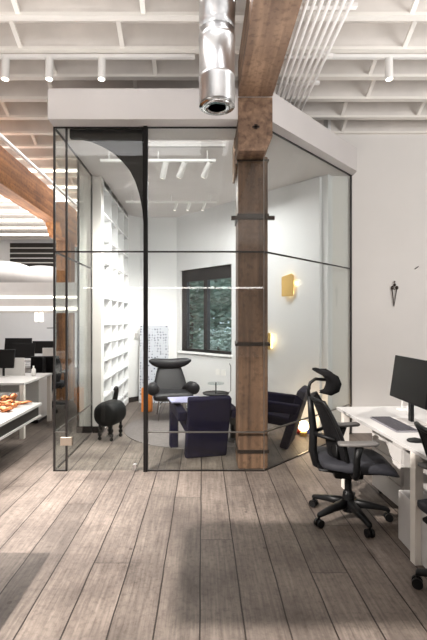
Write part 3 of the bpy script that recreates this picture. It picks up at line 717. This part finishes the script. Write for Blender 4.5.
pc = empty('computer_tower', (1.46, 2.78, 0)); tag(pc, 'light grey computer tower on the floor beside the white desk leg', 'computer')
box(-.085, .085, -.22, .23, .012, .355).build('case', MT['ltgrey'], pc, bevel=.006)
box(-.04, .04, .2301, .2305, .05, .3).build('rear_panel', MT['grey'], pc)
for y in (-.18, .19): box(-.07, .07, y - .015, y + .015, 0, .012).build('foot', MT['blackp'], pc)

kb = empty('keyboard', (1.485, 3.335, .73), R(2)); tag(kb, 'dark keyboard on the right desk in front of the large monitor', 'keyboard')
box(-.085, .085, -.225, .225, 0, .012).build('case', MT['keytray'], kb, bevel=.003)
km = MB()
for i in range(6):
    for j in range(17): km.box(-.078 + i * .026, -.057 + i * .026, -.215 + j * .0254, -.195 + j * .0254, .012, .019)
km.build('keys', MT['keys'], [c for c in kb.children][0])
ms = MB().loft([((0, y, .012), (w_, 0, 0), (0, 0, h)) for y, w_, h in ((-.055, .012, .005), (-.04, .027, .011), (0, .032, .019), (.04, .027, .013), (.055, .012, .006))], 16, 2.4).build('mouse', MT['blackp'], smooth=True); ms.location = (1.43, 2.87, .728); ms.rotation_euler = (0, 0, R(80)); tag(ms, 'black mouse on the right desk near the front leg', 'mouse')
hs = empty('phone_stand', at(400.5, 408, 3.92)); hs.location = (1.82, 3.9, .73); tag(hs, 'small white upright stand at the back of the right desk', 'stand')
MB().lathe([(.05, 0), (.05, .008), (.01, .01)], n=20).build('base', MT['white'], hs); MB().cyl((0, 0, .008), (0, 0, .16), .008).build('stem', MT['white'], hs); MB().box(-.02, .02, -.012, .012, .12, .20).build('cradle', MT['white'], hs)
cu = MB().lathe([(.025, 0), (.034, .08), (.031, .08), (.023, .006)], n=16).build('cup', MT['white'], smooth=True); cu.location = (1.79, 3.68, .73); tag(cu, 'small white cup behind the large monitor', 'cup')

def office_chair(head=True):
    o = empty('mesh_office_chair', (0, 0, 0))       # front = +Y
    B_ = MT['blackp']
    MB().loft([((0, y, z), (w_, 0, 0), (0, 0, h)) for y, z, w_, h in ((-.23, .475, .17, .02), (-.21, .47, .22, .035), (-.05, .458, .25, .04), (.12, .46, .25, .042), (.24, .448, .24, .04), (.30, .425, .22, .028), (.32, .41, .2, .012))], 28, 4).build('seat', MT['seatf'], o, smooth=True)
    MB().loft([((0, y, .415), (w_, 0, 0), (0, 0, .015)) for y, w_ in ((-.24, .14), (-.1, .19), (.1, .19), (.24, .17))], 20, 4).build('seat_pan', B_, o)
    # mesh backrest: curved sheet with thickness
    def bp(s_, t): # s across -1..1, t up 0..1
        w_ = .18 + .06 * math.sin(min(1, t * 1.15) * math.pi * .8) ; z = .47 + .47 * t
        return Vector((w_ * s_, -.15 - .03 * t - .10 * t * t + .115 * (1 - .45 * t) * s_ * s_, z))
    m = MB(); nx, nz_ = 9, 12
    rings = []
    for j in range(nz_):
        t = j / (nz_ - 1); f_ = [bp(-1 + 2 * i / (nx - 1), t) for i in range(nx)]
        rings.append([p + Vector((0, .006, 0)) for p in f_] + [p - Vector((0, .006, 0)) for p in f_[::-1]])
    m.ring(rings); m.build('mesh_back', MT['mesh'], o, smooth=True)
    path = [bp(-1, j / 10) for j in range(11)] + [bp(-1 + 2 * i / 8, 1) for i in range(1, 9)] + [bp(1, 1 - j / 10) for j in range(1, 11)] + [bp(1 - 2 * i / 8, 0) for i in range(1, 8)]
    MB().tube(path, .015, 8, close=True).build('back_frame', B_, o, smooth=True)
    MB().tube([(0, -.05, .40), (0, -.18, .385), (0, -.245, .42), (0, -.27, .52), (0, -.265, .66), (0, -.28, .82), (0, -.295, .95)], [.025, .028, .032, .034, .032, .028, .02], 10).build('spine', B_, o, smooth=True)
    for s_ in (-1, 1): MB().tube([(0, -.265, .66), (s_ * .09, -.22, .66), (s_ * .19, -.13, .66)], [.02, .016, .012], 8).build('back_bracket', B_, o, smooth=True)
    MB().loft([((x, -.15 + 1.3 * x * x, .58), (0, .012, 0), (0, 0, .07)) for x in (-.17, -.1, 0, .1, .17)], 12, 3).build('lumbar_pad', B_, o, smooth=True)
    if head:
        HA_ = MB().tube([(0, -.292, .92), (0, -.305, 1.0), (0, -.29, 1.055), (0, -.25, 1.085), (0, -.17, 1.08)], .013, 8).build('headrest_arm', B_, o, smooth=True)
        m = MB(); rings = []
        cur = [(-.275, 1.165, .05), (-.235, 1.145, .09), (-.19, 1.135, .12), (-.15, 1.105, .13), (-.135, 1.065, .13), (-.145, 1.02, .12), (-.18, .985, .085), (-.22, .985, .05)]
        for q, (y, z, hw) in enumerate(cur):
            y0, z0 = cur[max(q - 1, 0)][:2]; y1, z1 = cur[min(q + 1, len(cur) - 1)][:2]
            nn = Vector((0, -(z1 - z0), y1 - y0)).normalized() * (.006, .012, .022, .03, .032, .03, .018, .008)[q]
            f_ = [Vector((hw * (-1 + i / 4), y + .03 * (-1 + i / 4) ** 2, z)) for i in range(9)]
            rings.append([p + nn for p in f_] + [p - nn for p in f_[::-1]])
        m.ring(rings); m.build('headrest', MT['mesh'], HA_, smooth=True)
    for s_ in (-1, 1):
        AP_ = MB().tube([(s_ * .12, .0, .40), (s_ * .25, .0, .41), (s_ * .29, .0, .45), (s_ * .295, 0.0, .56), (s_ * .29, .02, .645)], [.022, .024, .026, .024, .03], 10)
        ap_ = AP_.build('arm_post', B_, o, smooth=True)
        MB().loft([((s_ * .285, y, .66 + .01 * (y > .1)), (w_, 0, 0), (0, 0, h)) for y, w_, h in ((-.13, .03, .008), (-.12, .042, .013), (.0, .048, .014), (.13, .045, .014), (.15, .03, .008))], 16, 3.5).build('arm_pad', MT['armpad'], ap_, smooth=True)
    MB().box(-.09, .09, -.12, .10, .33, .405).build('tilt_mechanism', B_, o, bevel=.02)
    MB().tube([(.08, .02, .375), (.20, .03, .37), (.23, .03, .37)], [.006, .006, .014], 8).build('lever', MT['chrome'], o)
    MB().cyl((0, 0, .12), (0, 0, .34), .027).build('gas_lift', MT['blackp'], o, smooth=False)
    MB().lathe([(.045, .06), (.05, .12), (.04, .2), (.03, .22)], n=16).build('hub', B_, o)
    for k in range(5):
        a_ = R(90 + k * 72 + o_ang); dx, dy = math.cos(a_), math.sin(a_)
        BL_ = MB().loft([((dx * r_, dy * r_, z), (-dy * w_, dx * w_, 0), (0, 0, h)) for r_, z, w_, h in ((.03, .125, .036, .035), (.16, .112, .028, .026), (.30, .088, .02, .016), (.31, .082, .014, .01))], 12, 3)
        bl_ = BL_.build('base_leg', B_, o, smooth=True)
        c = MB(); cxp, cyp = dx * .30, dy * .30
        c.cyl((cxp, cyp, .05), (cxp, cyp, .085), .009, n=8)
        for q in (-1, 1): c.cyl((cxp - dy * .008 * q, cyp + dx * .008 * q, .030), (cxp - dy * .027 * q, cyp + dx * .027 * q, .030), .030, n=16)
        c.build('caster', B_, bl_)
    return o
# base star: world caster directions about 136, 208, 280 degrees; chair turned -96
RZ1 = -97
o_ang = (136 - RZ1 - 90) % 72
ch1 = office_chair(True); ch1.location = (1.135, 3.34, 0); ch1.rotation_euler = (0, 0, R(RZ1)); tag(ch1, 'black mesh office chair with a headrest facing the white desk', 'office chair')
ch2 = office_chair(False); ch2.location = (1.515, 2.35, 0); ch2.rotation_euler = (0, 0, R(-78)); tag(ch2, 'black mesh office chair cut off by the lower right edge of the photo', 'office chair')
ch3 = copy_tree(ch2); ch3.location = (-2.66, 7.32, 0); ch3.rotation_euler = (0, 0, R(8)); tag(ch3, 'black mesh office chair at the back desk beside the orange column', 'office chair')

# wall ornament and small mark
wo = empty('wall_ornament', at(394, 294, YW - .0)); tag(wo, 'dark metal ornament with a figure head hanging on the right wall', 'wall ornament')
MB().ball((0, -.02, .125), (.018, .015, .022)).ball((0, -.02, .165), (.012, .01, .014)).ball((-.03, -.02, .085), (.022, .014, .026)).ball((.03, -.02, .085), (.022, .014, .026)).build('figure_head', MT['iron'], wo, smooth=True)
MB().tube([(-.038, -.02, .08), (-.02, -.02, -.08), (-.01, -.02, -.17)], [.007, .006, .004], 8).tube([(.03, -.02, .08), (.005, -.02, -.08), (-.01, -.02, -.17)], [.007, .006, .004], 8).cyl((0, -.02, .06), (0, 0, .06), .006, n=6).build('prongs', MT['iron'], wo)
mk = MB().tube([(-.025, -.004, -.015), (.025, -.004, .02)], .006, 6).build('wall_hook', MT['iron']); mk.location = at(416.5, 268, YW); tag(mk, 'tiny dark hook high on the right wall above the ornament', 'hook')

# ------------------------------------------------------------------ reflected pendant behind the viewer
rp_ = empty('linear_pendant', (-.9, -6.6, 2.68)); tag(rp_, 'long bright linear pendant reflected in the glass', 'pendant lamp')
box(-3.4, 3.4, -.035, .035, .0, .05).build('light_strip', MT['ledp'], rp_); box(-3.42, 3.42, -.04, .04, .05, .08).build('housing', MT['white'], rp_)
for x in (-3, 0, 3): MB().cyl((x, 0, .07), (x, 0, JB - 2.68), .004, n=6).build('cord', MT['black'], rp_)

# ------------------------------------------------------------------ outside the window
struct(MB().box(-1.5, 12, 8.6, 22, -.3, -.12).build('ground_outside', MT['ground']))
def tree(x, y, h, r_, n_, seed, label, mt, sz=.09):
    rnd = random.Random(seed)
    o = empty('garden_tree', (x, y, -.12)); tag(o, label, 'tree')
    MB().tube([(0, 0, 0), (.05, .02, h * .4), (-.03, .05, h * .8)], [.07, .05, .02], 8).build('trunk', MT['bark'], o, smooth=True)
    m = MB()
    for i in range(n_):
        v = Vector((rnd.gauss(0, 1), rnd.gauss(0, 1), rnd.gauss(0, 1))).normalized() * r_ * rnd.random() ** .45
        v.z = v.z * (h * .5 / r_) + h * .55
        q = Matrix.Rotation(rnd.random() * 6.3, 4, 'Z') @ Matrix.Rotation(rnd.random() * 3.1, 4, 'X')
        s_ = sz * (.5 + rnd.random())
        m._add([(-s_, 0, 0), (0, -s_ * .45, .0), (s_, 0, 0), (0, s_ * .45, .01)], [(0, 1, 2, 3)], Matrix.Translation(v) @ q)
    m.build('foliage', mt, o); return o
tree(-.35, 11.3, 4.2, 1.0, 3200, 1, 'grey green leafy tree seen through the left pane of the window', MT['leaf'])
tree(.85, 10.6, 4.0, .9, 3000, 2, 'grey green leafy tree seen through the right pane of the window', MT['leaf'])
tree(.2, 13.5, 5.2, 1.6, 3500, 3, 'tall tree further back outside the window', MT['leaf'], .12)
tree(.35, 9.5, 1.5, .6, 1500, 4, 'low pale shrub just outside the window', MT['shrubl'], .05)
